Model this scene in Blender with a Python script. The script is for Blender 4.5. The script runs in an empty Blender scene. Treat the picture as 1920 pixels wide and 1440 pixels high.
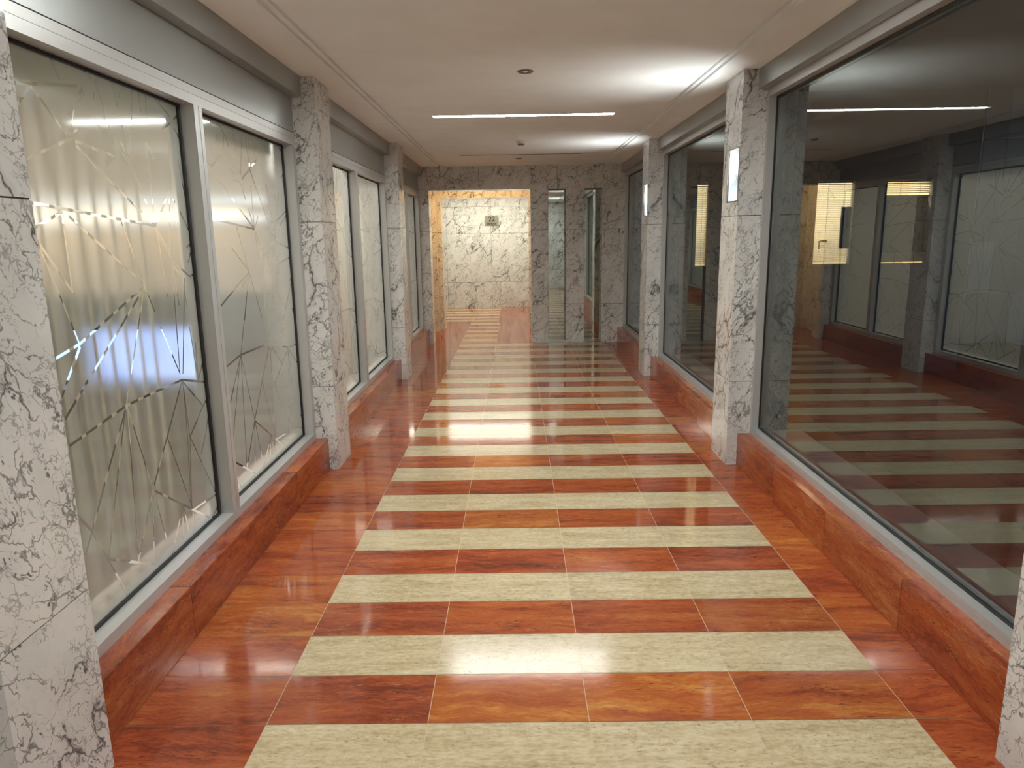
import bpy, bmesh, math, random
from mathutils import Vector, Matrix
from mathutils.geometry import delaunay_2d_cdt

sc = bpy.context.scene
COL = sc.collection
random.seed(7)

# ------------------------------------------------------------------ camera
cd = bpy.data.cameras.new('camera'); cam = bpy.data.objects.new('camera', cd); COL.objects.link(cam)
PITCH, YAW, ROLL = -0.203471, -0.0076336, -0.0149092
CAMPOS = Vector((-0.250555, 0.0, 1.761676)); FPX = 1336.0
_f = Vector((math.sin(YAW) * math.cos(PITCH), math.cos(YAW) * math.cos(PITCH), math.sin(PITCH)))
_r0 = Vector((math.cos(YAW), -math.sin(YAW), 0)); _u0 = _r0.cross(_f)
_r = math.cos(ROLL) * _r0 + math.sin(ROLL) * _u0
_u = -math.sin(ROLL) * _r0 + math.cos(ROLL) * _u0
cam.matrix_world = Matrix(((_r.x, _u.x, -_f.x, CAMPOS.x), (_r.y, _u.y, -_f.y, CAMPOS.y),
                           (_r.z, _u.z, -_f.z, CAMPOS.z), (0, 0, 0, 1)))
cd.sensor_width = 36.0; cd.lens = FPX / 1920 * 36.0; cd.clip_start = 0.02; cd.clip_end = 200
sc.camera = cam

# ------------------------------------------------------------------ world, exposure, integrator
w = bpy.data.worlds.new('world'); sc.world = w; w.use_nodes = True
w.node_tree.nodes['Background'].inputs[0].default_value = (0.02, 0.022, 0.028, 1)
w.node_tree.nodes['Background'].inputs[1].default_value = 1.0
vs = sc.view_settings; vs.view_transform = 'Standard'; vs.look = 'None'; vs.gamma = 1.0
vs.use_curve_mapping = False; vs.exposure = 0.66
cy = sc.cycles
cy.max_bounces = 14; cy.diffuse_bounces = 6; cy.glossy_bounces = 8; cy.transmission_bounces = 8
cy.transparent_max_bounces = 24; cy.sample_clamp_indirect = 6.0; cy.use_denoising = True
cy.caustics_reflective = True; cy.caustics_refractive = True; cy.blur_glossy = 0.3

# lamp strengths
L_NEAR, L_MID, L_REAR = 84.0, 60.0, 54.0      # linear ceiling lights at y = 3.65, 7.1, 0.1
SCONCE_W = 3.1
WARM_W, WASH_W = 36.0, 27.0
STORE_W = 150.0

# ------------------------------------------------------------------ helpers
def tag(o, label=None, cat=None, group=None, kind=None):
    if label: o['label'] = label
    if cat: o['category'] = cat
    if group: o['group'] = group
    if kind: o['kind'] = kind
    return o

def box(bm, x0, x1, y0, y1, z0, z1, mi=0, bevel=0.0):
    v = [bm.verts.new(p) for p in ((x0, y0, z0), (x1, y0, z0), (x1, y1, z0), (x0, y1, z0),
                                   (x0, y0, z1), (x1, y0, z1), (x1, y1, z1), (x0, y1, z1))]
    fs = [bm.faces.new([v[i] for i in q]) for q in
          ((0, 3, 2, 1), (4, 5, 6, 7), (0, 1, 5, 4), (1, 2, 6, 5), (2, 3, 7, 6), (3, 0, 4, 7))]
    for f in fs: f.material_index = mi
    if bevel > 0:
        es = list({e for f in fs for e in f.edges})
        r = bmesh.ops.bevel(bm, geom=es, offset=bevel, segments=2, affect='EDGES', profile=0.5)
        for f in r['faces']: f.material_index = mi
    return fs

def quad(bm, pts, mi=0):
    f = bm.faces.new([bm.verts.new(p) for p in pts]); f.material_index = mi; return f

def obj(name, bm, mats, parent=None):
    me = bpy.data.meshes.new(name); bm.normal_update(); bm.to_mesh(me); bm.free()
    if not isinstance(mats, (list, tuple)): mats = [mats]
    for m in mats: me.materials.append(m)
    o = bpy.data.objects.new(name, me); COL.objects.link(o)
    if parent is not None:
        o.parent = parent
        o.matrix_parent_inverse = Matrix.Translation(-parent.location)
    return o

def boxes(name, lst, mats, parent=None, bevel=0.0):
    bm = bmesh.new()
    for b in lst: box(bm, *b[:6], mi=b[6] if len(b) > 6 else 0, bevel=bevel)
    return obj(name, bm, mats, parent)

def empty(name, loc, **k):
    e = bpy.data.objects.new(name, None); COL.objects.link(e); e.location = loc
    e.empty_display_size = 0.1
    tag(e, **k); return e

def lathe(bm, prof, cx, cy_, n=32, mi=0):
    rings = []
    for r, z in prof:
        if r < 1e-6: rings.append([bm.verts.new((cx, cy_, z))])
        else: rings.append([bm.verts.new((cx + r * math.cos(2 * math.pi * i / n), cy_ + r * math.sin(2 * math.pi * i / n), z)) for i in range(n)])
    for a, b in zip(rings, rings[1:]):
        for i in range(n):
            j = (i + 1) % n
            if len(a) == 1 and len(b) > 1: f = bm.faces.new((a[0], b[i], b[j]))
            elif len(b) == 1 and len(a) > 1: f = bm.faces.new((a[i], a[j], b[0]))
            elif len(a) > 1: f = bm.faces.new((a[i], a[j], b[j], b[i]))
            else: continue
            f.material_index = mi; f.smooth = True

# ------------------------------------------------------------------ materials
class NT:
    def __init__(s, name):
        s.m = bpy.data.materials.new(name); s.m.use_nodes = True
        s.t = s.m.node_tree; s.t.nodes.clear()
        s.out = s.n('ShaderNodeOutputMaterial')
    def n(s, typ, **k):
        nd = s.t.nodes.new(typ)
        for a, b in k.items(): setattr(nd, a, b)
        return nd
    def l(s, a, b): s.t.links.new(a, b)
    def set(s, sock, v):
        if hasattr(v, 'is_linked') or isinstance(v, bpy.types.NodeSocket): s.l(v, sock)
        else: sock.default_value = v
    def math(s, op, a, b=0.0, c=None, clamp=False):
        nd = s.n('ShaderNodeMath', operation=op, use_clamp=clamp)
        s.set(nd.inputs[0], a); s.set(nd.inputs[1], b)
        if c is not None: s.set(nd.inputs[2], c)
        return nd.outputs[0]
    def vmath(s, op, a, b=(0, 0, 0)):
        nd = s.n('ShaderNodeVectorMath', operation=op)
        s.set(nd.inputs[0], a)
        if op == 'SCALE': s.set(nd.inputs['Scale'], b)
        else: s.set(nd.inputs[1], b)
        return nd.outputs[0]
    def noise(s, vec, scale, detail=3.0, rough=0.55, out='Fac', distortion=0.0):
        nd = s.n('ShaderNodeTexNoise'); s.l(vec, nd.inputs['Vector'])
        nd.inputs['Scale'].default_value = scale; nd.inputs['Detail'].default_value = detail
        nd.inputs['Roughness'].default_value = rough; nd.inputs['Distortion'].default_value = distortion
        return nd.outputs[out]
    def voro(s, vec, scale, feature='DISTANCE_TO_EDGE', out='Distance'):
        nd = s.n('ShaderNodeTexVoronoi', feature=feature); s.l(vec, nd.inputs['Vector'])
        nd.inputs['Scale'].default_value = scale
        return nd.outputs[out]
    def ramp(s, fac, stops, interp='LINEAR'):
        nd = s.n('ShaderNodeValToRGB'); nd.color_ramp.interpolation = interp
        e = nd.color_ramp.elements
        while len(e) > 1: e.remove(e[-1])
        e[0].position, e[0].color = stops[0][0], (*stops[0][1], 1)
        for p, c in stops[1:]:
            q = e.new(p); q.color = (*c, 1)
        s.l(fac, nd.inputs[0]); return nd.outputs[0]
    def mrange(s, v, a, b, c=0.0, d=1.0, smooth=True):
        nd = s.n('ShaderNodeMapRange', interpolation_type='SMOOTHSTEP' if smooth else 'LINEAR')
        s.l(v, nd.inputs[0])
        for i, q in zip((1, 2, 3, 4), (a, b, c, d)): nd.inputs[i].default_value = q
        return nd.outputs[0]
    def mix(s, fac, a, b, blend='MIX'):
        nd = s.n('ShaderNodeMix', data_type='RGBA', blend_type=blend)
        s.set(nd.inputs[0], fac)
        for i, v in ((6, a), (7, b)):
            if isinstance(v, tuple): nd.inputs[i].default_value = (*v, 1)
            else: s.l(v, nd.inputs[i])
        return nd.outputs[2]
    def bsdf(s, col, rough=0.5, spec=0.5, metal=0.0, bump=None, bstr=0.1, bdist=0.01, coat=0.0):
        nd = s.n('ShaderNodeBsdfPrincipled')
        if isinstance(col, tuple): nd.inputs['Base Color'].default_value = (*col, 1)
        else: s.l(col, nd.inputs['Base Color'])
        s.set(nd.inputs['Roughness'], rough); nd.inputs['Specular IOR Level'].default_value = spec
        nd.inputs['Metallic'].default_value = metal; nd.inputs['Coat Weight'].default_value = coat
        if bump is not None:
            b = s.n('ShaderNodeBump'); b.inputs['Strength'].default_value = bstr; b.inputs['Distance'].default_value = bdist
            s.l(bump, b.inputs['Height']); s.l(b.outputs[0], nd.inputs['Normal'])
        s.l(nd.outputs[0], s.out.inputs[0]); return nd
    def pos(s): return s.n('ShaderNodeNewGeometry').outputs['Position']

def simple(name, col, rough=0.5, spec=0.5, metal=0.0):
    t = NT(name)
    n = t.noise(t.pos(), 3.0, 2.0)
    c = t.mix(t.mrange(n, 0.3, 0.7), tuple(x * 0.98 for x in col), tuple(min(1, x * 1.02) for x in col))
    t.bsdf(c, rough, spec, metal); return t.m

def emis(name, col, strength):
    t = NT(name); e = t.n('ShaderNodeEmission'); e.inputs[0].default_value = (*col, 1); e.inputs[1].default_value = strength
    t.l(e.outputs[0], t.out.inputs[0]); return t.m

def marble(name, base=(0.655, 0.65, 0.63), vein=(0.085, 0.08, 0.08), scale=1.0, diag=True, rough=0.12, amount=1.0, stretch=(1, 1, 0.75)):
    t = NT(name)
    at = t.n('ShaderNodeAttribute', attribute_name='slab')
    rnd = t.vmath('SCALE', at.outputs['Vector'], 40.0)
    p = t.vmath('ADD', t.vmath('MULTIPLY', t.pos(), stretch), rnd)
    if diag:
        mp = t.n('ShaderNodeMapping'); mp.inputs['Rotation'].default_value = (0.5, 0.62, 0.4); t.l(p, mp.inputs[0]); p = mp.outputs[0]
        p = t.vmath('MULTIPLY', p, (1.0, 1.0, 1.75))
    wv = t.vmath('SUBTRACT', t.noise(p, 2.6 * scale, 5.0, 0.62, 'Color'), (0.5, 0.5, 0.5))
    pw = t.vmath('ADD', p, t.vmath('SCALE', wv, 0.42 / scale))
    wv2 = t.vmath('SUBTRACT', t.noise(p, 9.0 * scale, 4.0, 0.6, 'Color'), (0.5, 0.5, 0.5))
    pw2 = t.vmath('ADD', pw, t.vmath('SCALE', wv2, 0.055 / scale))
    d1 = t.voro(pw2, 3.1 * scale); d2 = t.voro(pw2, 8.0 * scale); d3 = t.voro(pw2, 19.0 * scale)
    n1 = t.noise(p, 2.1 * scale, 4.0, 0.6); n2 = t.noise(t.vmath('ADD', p, (7, 3, 5)), 4.2 * scale, 4.0, 0.62)
    n3 = t.noise(t.vmath('ADD', p, (17, 13, 5)), 6.0 * scale, 3.0, 0.6)
    def strand(d, nn, lo, hi, wmax, amp):
        wd = t.mrange(nn, lo, hi, 0.0015, wmax)                       # the vein swells and dies out along its length
        q = t.math('SUBTRACT', 1.0, t.math('DIVIDE', d, wd), clamp=True)
        return t.math('MULTIPLY', t.math('MULTIPLY', t.math('POWER', q, 0.7), t.mrange(nn, lo, lo + (hi - lo) * 0.35)), amp)
    v1 = strand(d1, n1, 0.43, 0.72, 0.065, 1.0)
    v1b = t.math('MULTIPLY', t.math('MULTIPLY', t.mrange(d1, 0.0, 0.16, 1.0, 0.0), t.mrange(n1, 0.48, 0.70)), 0.30)
    v2 = strand(d2, n2, 0.40, 0.74, 0.085, 0.80)
    v3 = strand(d3, n3, 0.41, 0.72, 0.11, 0.55)
    sp = t.math('MULTIPLY', t.mrange(t.noise(t.vmath('MULTIPLY', pw, (1.0, 1.0, 0.6)), 30.0 * scale, 2.0, 0.5), 0.63, 0.69),
                t.math('MULTIPLY', t.mrange(n2, 0.42, 0.60), 0.9))
    v = t.math('MAXIMUM', t.math('MAXIMUM', v1, v2), t.math('MAXIMUM', t.math('MAXIMUM', v3, sp), v1b))
    v = t.math('MULTIPLY', v, amount, clamp=True)
    cl = t.mrange(t.noise(p, 3.2 * scale, 5.0, 0.6), 0.25, 0.8)
    b = t.mix(cl, tuple(x * 0.86 for x in base), tuple(min(1, x * 1.08) for x in base))
    c = t.mix(v, b, vein)
    t.bsdf(c, rough, 0.5); return t.m

def travertine_red(name, axis='x', rough=0.07):
    t = NT(name)
    at = t.n('ShaderNodeAttribute', attribute_name='slab')
    rnd = t.vmath('SCALE', at.outputs['Vector'], 30.0)
    p = t.vmath('ADD', t.pos(), rnd)
    if axis == 'x': st = (1.0, 7.5, 5.0)
    else: st = (5.0, 1.0, 6.0)
    wv = t.vmath('SUBTRACT', t.noise(p, 2.6, 4.0, 0.6, 'Color'), (0.5, 0.5, 0.5))
    p2 = t.vmath('MULTIPLY', t.vmath('ADD', p, t.vmath('SCALE', wv, 0.16)), st)
    n1 = t.noise(p2, 1.4, 7.0, 0.66)
    n2 = t.noise(p2, 5.5, 7.0, 0.72)
    n3 = t.noise(t.vmath('MULTIPLY', p2, (1.0, 1.2, 1.2)), 24.0, 4.0, 0.7)
    f = t.math('ADD', t.math('ADD', t.math('MULTIPLY', n1, 0.46), t.math('MULTIPLY', n2, 0.32)), t.math('MULTIPLY', n3, 0.22))
    sh = t.math('MULTIPLY', t.math('SUBTRACT', at.outputs['Fac'], 0.5), 0.11)
    f = t.math('ADD', f, sh)
    c = t.ramp(f, [(0.33, (0.075, 0.024, 0.014)), (0.42, (0.20, 0.042, 0.019)), (0.48, (0.31, 0.064, 0.024)),
                   (0.55, (0.39, 0.098, 0.030)), (0.62, (0.46, 0.17, 0.052)), (0.72, (0.58, 0.30, 0.13))])
    hue = t.n('ShaderNodeSeparateXYZ'); t.l(at.outputs['Vector'], hue.inputs[0])
    c = t.mix(t.math('MULTIPLY', t.mrange(hue.outputs[2], 0.3, 1.0), 0.45), c, t.mix(1.0, c, (0.72, 0.85, 1.15), 'MULTIPLY'))
    c = t.mix(t.math('MULTIPLY', t.mrange(hue.outputs[1], 0.55, 1.0), 0.5), c, t.mix(1.0, c, (1.12, 1.45, 0.95), 'MULTIPLY'))
    # thin pale seams and dark pores that follow the bedding
    s1 = t.math('ABSOLUTE', t.math('SUBTRACT', t.noise(p2, 1.9, 4.0, 0.6), 0.53))
    seam = t.math('MULTIPLY', t.mrange(s1, 0.0, 0.009, 1.0, 0.0), t.mrange(t.noise(p, 2.6, 2.0), 0.48, 0.64))
    c = t.mix(t.math('MULTIPLY', seam, 0.38), c, (0.60, 0.29, 0.11))
    por = t.math('MULTIPLY', t.mrange(t.noise(t.vmath('MULTIPLY', p, tuple(a * 14 for a in st)), 1.6, 3.0, 0.65), 0.565, 0.65),
                 t.mrange(t.noise(p2, 2.2, 3.0), 0.50, 0.62))
    c = t.mix(t.math('MULTIPLY', por, 0.85), c, (0.05, 0.022, 0.018))
    t.bsdf(c, rough, 0.45); return t.m

def travertine_cream(name):
    t = NT(name)
    at = t.n('ShaderNodeAttribute', attribute_name='slab')
    p = t.vmath('ADD', t.pos(), t.vmath('SCALE', at.outputs['Vector'], 30.0))
    wv = t.vmath('SUBTRACT', t.noise(p, 3.0, 4.0, 0.6, 'Color'), (0.5, 0.5, 0.5))
    pw = t.vmath('ADD', p, t.vmath('SCALE', wv, 0.035))
    p2 = t.vmath('MULTIPLY', pw, (1.2, 9.0, 5.0)); p3 = t.vmath('MULTIPLY', pw, (9.0, 46.0, 20.0)); p4 = t.vmath('MULTIPLY', p, (38.0, 75.0, 40.0))
    n1 = t.noise(p2, 2.0, 5.0, 0.65); n2 = t.noise(p3, 1.6, 5.0, 0.7); n3 = t.noise(p4, 1.0, 3.0, 0.6)
    f = t.math('ADD', t.math('ADD', t.math('MULTIPLY', n1, 0.34), t.math('MULTIPLY', n2, 0.36)), t.math('MULTIPLY', n3, 0.30))
    f = t.math('ADD', f, t.math('MULTIPLY', t.math('SUBTRACT', at.outputs['Fac'], 0.5), 0.07))
    c = t.ramp(f, [(0.33, (0.27, 0.20, 0.112)), (0.43, (0.42, 0.332, 0.196)), (0.50, (0.50, 0.408, 0.254)),
                   (0.58, (0.57, 0.482, 0.325)), (0.68, (0.65, 0.575, 0.41))])
    por = t.math('MULTIPLY', t.mrange(t.noise(t.vmath('MULTIPLY', p, (55.0, 120.0, 60.0)), 1.0, 3.0, 0.65), 0.585, 0.66),
                 t.mrange(t.noise(p2, 1.6, 3.0), 0.42, 0.60))
    c = t.mix(t.math('MULTIPLY', por, 0.7), c, (0.16, 0.115, 0.065))
    t.bsdf(c, 0.15, 0.36); return t.m

def alu(name, col=(0.42, 0.42, 0.41), rough=0.33, metal=0.75):
    t = NT(name)
    n = t.noise(t.vmath('MULTIPLY', t.pos(), (40, 3, 40)), 6.0, 3.0)
    c = t.mix(n, tuple(x * 0.94 for x in col), tuple(x * 1.06 for x in col))
    t.bsdf(c, rough, 0.5, metal); return t.m

def thin_glass(name, tint=(0.9, 0.93, 0.91), ior=1.75, rough=0.0):
    t = NT(name)
    fr = t.n('ShaderNodeFresnel'); fr.inputs[0].default_value = ior
    g = t.n('ShaderNodeBsdfGlossy'); g.inputs['Roughness'].default_value = rough; g.inputs[0].default_value = (0.95, 1, 0.97, 1)
    tr = t.n('ShaderNodeBsdfTransparent'); tr.inputs[0].default_value = (*tint, 1)
    mx = t.n('ShaderNodeMixShader')
    geo = t.n('ShaderNodeNewGeometry')
    t.l(fr.outputs[0], mx.inputs[0]); t.l(tr.outputs[0], mx.inputs[1]); t.l(g.outputs[0], mx.inputs[2])
    t.l(mx.outputs[0], t.out.inputs[0]); return t.m

def film_frosted(name):
    t = NT(name)
    tl = t.n('ShaderNodeBsdfTranslucent'); tl.inputs[0].default_value = (0.86, 0.865, 0.86, 1)
    df = t.n('ShaderNodeBsdfDiffuse'); df.inputs[0].default_value = (0.55, 0.53, 0.50, 1)
    rf = t.n('ShaderNodeBsdfRefraction'); rf.inputs[0].default_value = (0.92, 0.925, 0.91, 1)
    rf.inputs['Roughness'].default_value = 0.42; rf.inputs['IOR'].default_value = 1.07
    m1 = t.n('ShaderNodeMixShader'); m1.inputs[0].default_value = 0.22
    t.l(tl.outputs[0], m1.inputs[1]); t.l(df.outputs[0], m1.inputs[2])
    m2 = t.n('ShaderNodeMixShader'); m2.inputs[0].default_value = 0.56
    t.l(m1.outputs[0], m2.inputs[1]); t.l(rf.outputs[0], m2.inputs[2])
    t.l(m2.outputs[0], t.out.inputs[0]); return t.m

def clear_tint(name, tint):
    t = NT(name); tr = t.n('ShaderNodeBsdfTransparent'); tr.inputs[0].default_value = (*tint, 1)
    t.l(tr.outputs[0], t.out.inputs[0]); return t.m

M = {}
M['marble'] = marble('veined_marble')
M['marble_side'] = marble('veined_marble_end', base=(0.72, 0.715, 0.69), scale=1.15, amount=0.95)
M['marble_back'] = marble('veined_marble_vestibule', scale=0.9, base=(0.62, 0.605, 0.56))
M['joint'] = simple('dark_joint', (0.06, 0.055, 0.05), 0.8)
M['red'] = travertine_red('red_travertine', 'x', 0.075)
M['redp'] = travertine_red('red_travertine_plinth', 'y', 0.14)
M['cream'] = travertine_cream('cream_travertine')
M['grout'] = simple('grout', (0.50, 0.36, 0.23), 0.6)
M['alu'] = alu('satin_aluminium', (0.50, 0.505, 0.50), 0.36, 0.4)
M['panel'] = alu('grey_metal_panel', (0.36, 0.38, 0.375), 0.34, 0.6)
M['gasket'] = simple('black_gasket', (0.008, 0.008, 0.009), 0.5)
M['paint'] = simple('ceiling_paint', (0.82, 0.875, 0.90), 0.75, 0.2)
M['glass_r'] = thin_glass('dark_window_glass', (0.88, 0.92, 0.905), 2.4)
M['glass_l'] = thin_glass('clear_window_glass', (0.93, 0.96, 0.94), 1.5, 0.075)
M['film'] = film_frosted('frosted_film')
M['clear'] = clear_tint('clear_line', (0.95, 0.96, 0.95))
M['lamp'] = emis('lamp_diffuser', (0.975, 1.0, 0.955), L_MID)
M['lamp_near'] = emis('lamp_diffuser_near', (0.975, 1.0, 0.955), L_NEAR)
M['lamp_rear'] = emis('lamp_diffuser_rear', (0.975, 1.0, 0.955), L_REAR)
M['housing'] = simple('white_housing', (0.72, 0.71, 0.68), 0.4)
M['ringgrey'] = simple('grey_trim_ring', (0.16, 0.15, 0.145), 0.35)
M['chrome'] = alu('polished_chrome', (0.75, 0.75, 0.74), 0.1, 1.0)
M['mirror'] = alu('mirror_glass', (0.60, 0.66, 0.63), 0.0, 1.0)
M['steel'] = alu('sign_steel', (0.35, 0.335, 0.28), 0.35, 0.7)
M['black'] = simple('black_paint', (0.012, 0.011, 0.01), 0.5)
M['storewall'] = simple('store_wall_paint', (0.62, 0.54, 0.45), 0.8, 0.2)
M['storefloor'] = simple('store_floor', (0.16, 0.15, 0.135), 0.5)
M['sill'] = simple('beige_sill', (0.84, 0.77, 0.71), 0.5)
M['blind'] = simple('cream_blind_fabric', (0.74, 0.68, 0.56), 0.7)
M['desk'] = simple('desk_laminate', (0.15, 0.15, 0.13), 0.5)
M['darkwall'] = simple('dark_office_paint', (0.10, 0.105, 0.12), 0.7)
M['slat'] = simple('blind_slat', (0.30, 0.27, 0.20), 0.5)

def slab_attr(o, seed=0):
    """a random vector per loose piece of stone, so that every slab is cut from another block"""
    me = o.data; rnd = random.Random(seed)
    bm = bmesh.new(); bm.from_mesh(me); bm.faces.ensure_lookup_table()
    seen = set(); vals = {}
    for f in bm.faces:
        if f.index in seen: continue
        c = (rnd.random(), rnd.random(), rnd.random(), 1.0); st = [f]
        while st:
            g = st.pop()
            if g.index in seen: continue
            seen.add(g.index); vals[g.index] = c
            for e in g.edges:
                for h in e.link_faces:
                    if h.index not in seen: st.append(h)
    bm.free()
    a = me.attributes.new('slab', 'FLOAT_COLOR', 'FACE')
    for i in range(len(me.polygons)): a.data[i].color = vals[i]
    return o

# ------------------------------------------------------------------ dimensions
ZC = 2.887
XL, XR = -1.655, 1.362          # column faces
PL, PR = -1.722, 1.443          # plinth faces
FL, FR = -1.815, 1.536          # window frame faces
GL, GR = -1.888, 1.592          # glass
COLY = [1.72, 5.32, 8.92]; CD = 0.41
YE = 11.95; YB = -0.55; YV = 18.34
BAYS = [(2.13, 5.32), (5.73, 8.92), (9.33, YE)]
ROW0 = 2.332

# ------------------------------------------------------------------ floor
bm = bmesh.new()
lay = []
g = 0.0016
def tile(x0, x1, y0, y1, cream):
    f = quad(bm, [(x0 + g, y0 + g, 0), (x1 - g, y0 + g, 0), (x1 - g, y1 - g, 0), (x0 + g, y1 - g, 0)], 1 if cream else 0)
r0 = int(math.floor((YB - ROW0) / 0.3))
for r in range(r0, 54):
    y0 = ROW0 + 0.3 * r; y1 = y0 + 0.3
    if y0 > YV: break
    odd = (r % 2) != 0
    if y1 <= 12.25:
        xs = [-1.95, -1.2, -0.6, 0, 0.6, 1.2, 1.75]
        for i in range(6): tile(xs[i], xs[i + 1], y0, y1, odd and 1 <= i <= 4)
    elif y0 < 14.85:
        xs = [-3.6, -3.0, -2.4, -1.8, -1.2, -0.6, 0.0, 0.6]
        for i in range(7): tile(xs[i], xs[i + 1], y0, y1, odd and i == 4)
    else:
        xs = [-5.4, -4.8, -4.2, -3.6, -3.0, -2.4, -1.8, -1.2, -0.64, 0.0, 0.6]
        for i in range(10): tile(xs[i], xs[i + 1], y0, y1, odd and i <= 7)
quad(bm, [(-5.6, YB - 0.3, -0.0015), (1.9, YB - 0.3, -0.0015), (1.9, YV + 0.3, -0.0015), (-5.6, YV + 0.3, -0.0015)], 2)
box(bm, -5.6, 1.9, YB - 0.3, YV + 0.3, -0.2, -0.003, 2)
fl = slab_attr(obj('floor', bm, [M['red'], M['cream'], M['grout']]), 3)
tag(fl, 'polished floor striped with cream and red travertine tiles', 'floor', kind='structure')

# ------------------------------------------------------------------ ceiling (one profile, two shallow grooves each side)
bm = bmesh.new()
prof = [(-1.95, ZC), (-1.475, ZC), (-1.475, ZC + 0.018), (-1.452, ZC + 0.018), (-1.452, ZC + 0.006), (-1.43, ZC + 0.006),
        (-1.43, ZC + 0.022), (-1.392, ZC + 0.022), (-1.392, ZC),
        (1.105, ZC), (1.105, ZC + 0.022), (1.143, ZC + 0.022), (1.143, ZC + 0.006), (1.165, ZC + 0.006), (1.165, ZC + 0.018),
        (1.19, ZC + 0.018), (1.19, ZC), (1.75, ZC), (1.75, ZC + 0.25), (-1.95, ZC + 0.25)]
LIGHTS = [(7.10, 'lamp'), (3.62, 'lamp_near'), (0.10, 'lamp_rear')]
LX0, LX1, LH = -1.02, 0.70, 0.055
ys = [YB - 0.05]
for ly, _ in sorted(LIGHTS): ys += [ly - LH, ly + LH]
ys += [10.365, 10.405, YE + 0.02]
n = len(prof)
def prof_ring(y): return [bm.verts.new((x, y, z)) for x, z in prof]
# panel strips: the flat middle gets rectangular holes where fixtures are let in
for k in range(len(ys) - 1):
    ya, yb_ = ys[k], ys[k + 1]
    ra, rb = prof_ring(ya), prof_ring(yb_)
    hole = (k % 2 == 1)
    for i in range(n):
        j = (i + 1) % n
        if i == 8 and hole:
            va, vb = ra[8], rb[8]
            for (xa, xb) in ((-1.392, LX0), (LX1, 1.105)):
                quad(bm, [(xa, ya, ZC), (xa, yb_, ZC), (xb, yb_, ZC), (xb, ya, ZC)])
            for pts in ([(LX0, ya, ZC), (LX1, ya, ZC), (LX1, ya, ZC + 0.07), (LX0, ya, ZC + 0.07)],
                        [(LX0, yb_, ZC), (LX0, yb_, ZC + 0.07), (LX1, yb_, ZC + 0.07), (LX1, yb_, ZC)],
                        [(LX0, ya, ZC), (LX0, ya, ZC + 0.07), (LX0, yb_, ZC + 0.07), (LX0, yb_, ZC)],
                        [(LX1, ya, ZC), (LX1, yb_, ZC), (LX1, yb_, ZC + 0.07), (LX1, ya, ZC + 0.07)],
                        [(LX0, ya, ZC + 0.07), (LX1, ya, ZC + 0.07), (LX1, yb_, ZC + 0.07), (LX0, yb_, ZC + 0.07)]):
                quad(bm, pts)
            continue
        bm.faces.new((ra[i], ra[j], rb[j], rb[i]))
bmesh.ops.remove_doubles(bm, verts=bm.verts, dist=1e-5)
bmesh.ops.recalc_face_normals(bm, faces=bm.faces)
ce = obj('ceiling', bm, M['paint'])
tag(ce, 'plain off-white corridor ceiling with thin shadow grooves along both sides', 'ceiling', kind='structure')

# ------------------------------------------------------------------ linear lights
def linear_light(y, mat, label, vis=True):
    e = empty('linear_ceiling_light', (-0.16, y, ZC), label=label, cat='ceiling light')
    bm = bmesh.new()
    t_ = 0.006
    a, b, c, d = LX0 + 0.001, LX1 - 0.001, y - LH + 0.001, y + LH - 0.001
    box(bm, a, b, c, c + t_, ZC - 0.004, ZC + 0.045); box(bm, a, b, d - t_, d, ZC - 0.004, ZC + 0.045)
    box(bm, a, a + t_, c + t_, d - t_, ZC - 0.004, ZC + 0.045); box(bm, b - t_, b, c + t_, d - t_, ZC - 0.004, ZC + 0.045)
    obj('frame', bm, M['housing'], e)
    bm = bmesh.new()
    box(bm, a + t_, b - t_, c + t_, d - t_, ZC + 0.002, ZC + 0.03)
    obj('diffuser', bm, mat, e)
    return e
linear_light(7.10, M['lamp'], 'long thin white ceiling light glowing across the corridor ceiling')
linear_light(3.62, M['lamp_near'], 'ceiling light strip just past the top edge of the photo')
linear_light(0.10, M['lamp_rear'], 'ceiling light strip overhead beside the rear marble wall')
# air slot: long narrow linear diffuser
e = empty('air_slot', (-0.16, 10.385, ZC), label='narrow dark slot across the ceiling just before the end wall', cat='air vent')
boxes('slot_frame', [(LX0 + .002, LX1 - .002, 10.367, 10.373, ZC - .003, ZC + .05), (LX0 + .002, LX1 - .002, 10.397, 10.403, ZC - .003, ZC + .05)], M['ringgrey'], e)
boxes('damper', [(LX0 + .004, LX1 - .004, 10.374, 10.396, ZC + .045, ZC + .06)], M['black'], e)

# downlight, speaker, detector
def downlight(x, y, r, label, lit):
    e = empty('ceiling_downlight', (x, y, ZC), label=label, cat='downlight')
    bm = bmesh.new()
    lathe(bm, [(r, ZC), (r, ZC - 0.005), (r * 0.93, ZC - 0.008), (r * 0.62, ZC - 0.006), (r * 0.58, ZC - 0.001)], x, y)
    obj('trim_ring', bm, M['ringgrey'], e)
    bm = bmesh.new()
    lathe(bm, [(r * 0.60, ZC - 0.002), (r * 0.45, ZC - 0.0016), (r * 0.3, ZC - 0.0012)], x, y)
    obj('reflector', bm, M['chrome'] if lit else M['black'], e)
    bm = bmesh.new()
    lathe(bm, [(r * 0.31, ZC - 0.0012), (r * 0.25, ZC - 0.008), (0, ZC - 0.011)], x, y)
    obj('lamp', bm, M['bulb'] if lit else M['black'], e)
M['bulb'] = simple('pale_bulb_glass', (0.85, 0.80, 0.76), 0.1)
downlight(-0.166, 5.28, 0.056, 'small round grey downlight with pale bulb, nearest fitting on the ceiling', True)
downlight(-0.183, 10.9, 0.05, 'tiny dark round ceiling fitting between the air slot and end wall', False)
e = empty('smoke_detector', (-0.165, 8.97, ZC), label='small white smoke detector hanging below the ceiling past the long light', cat='smoke detector')
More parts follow.
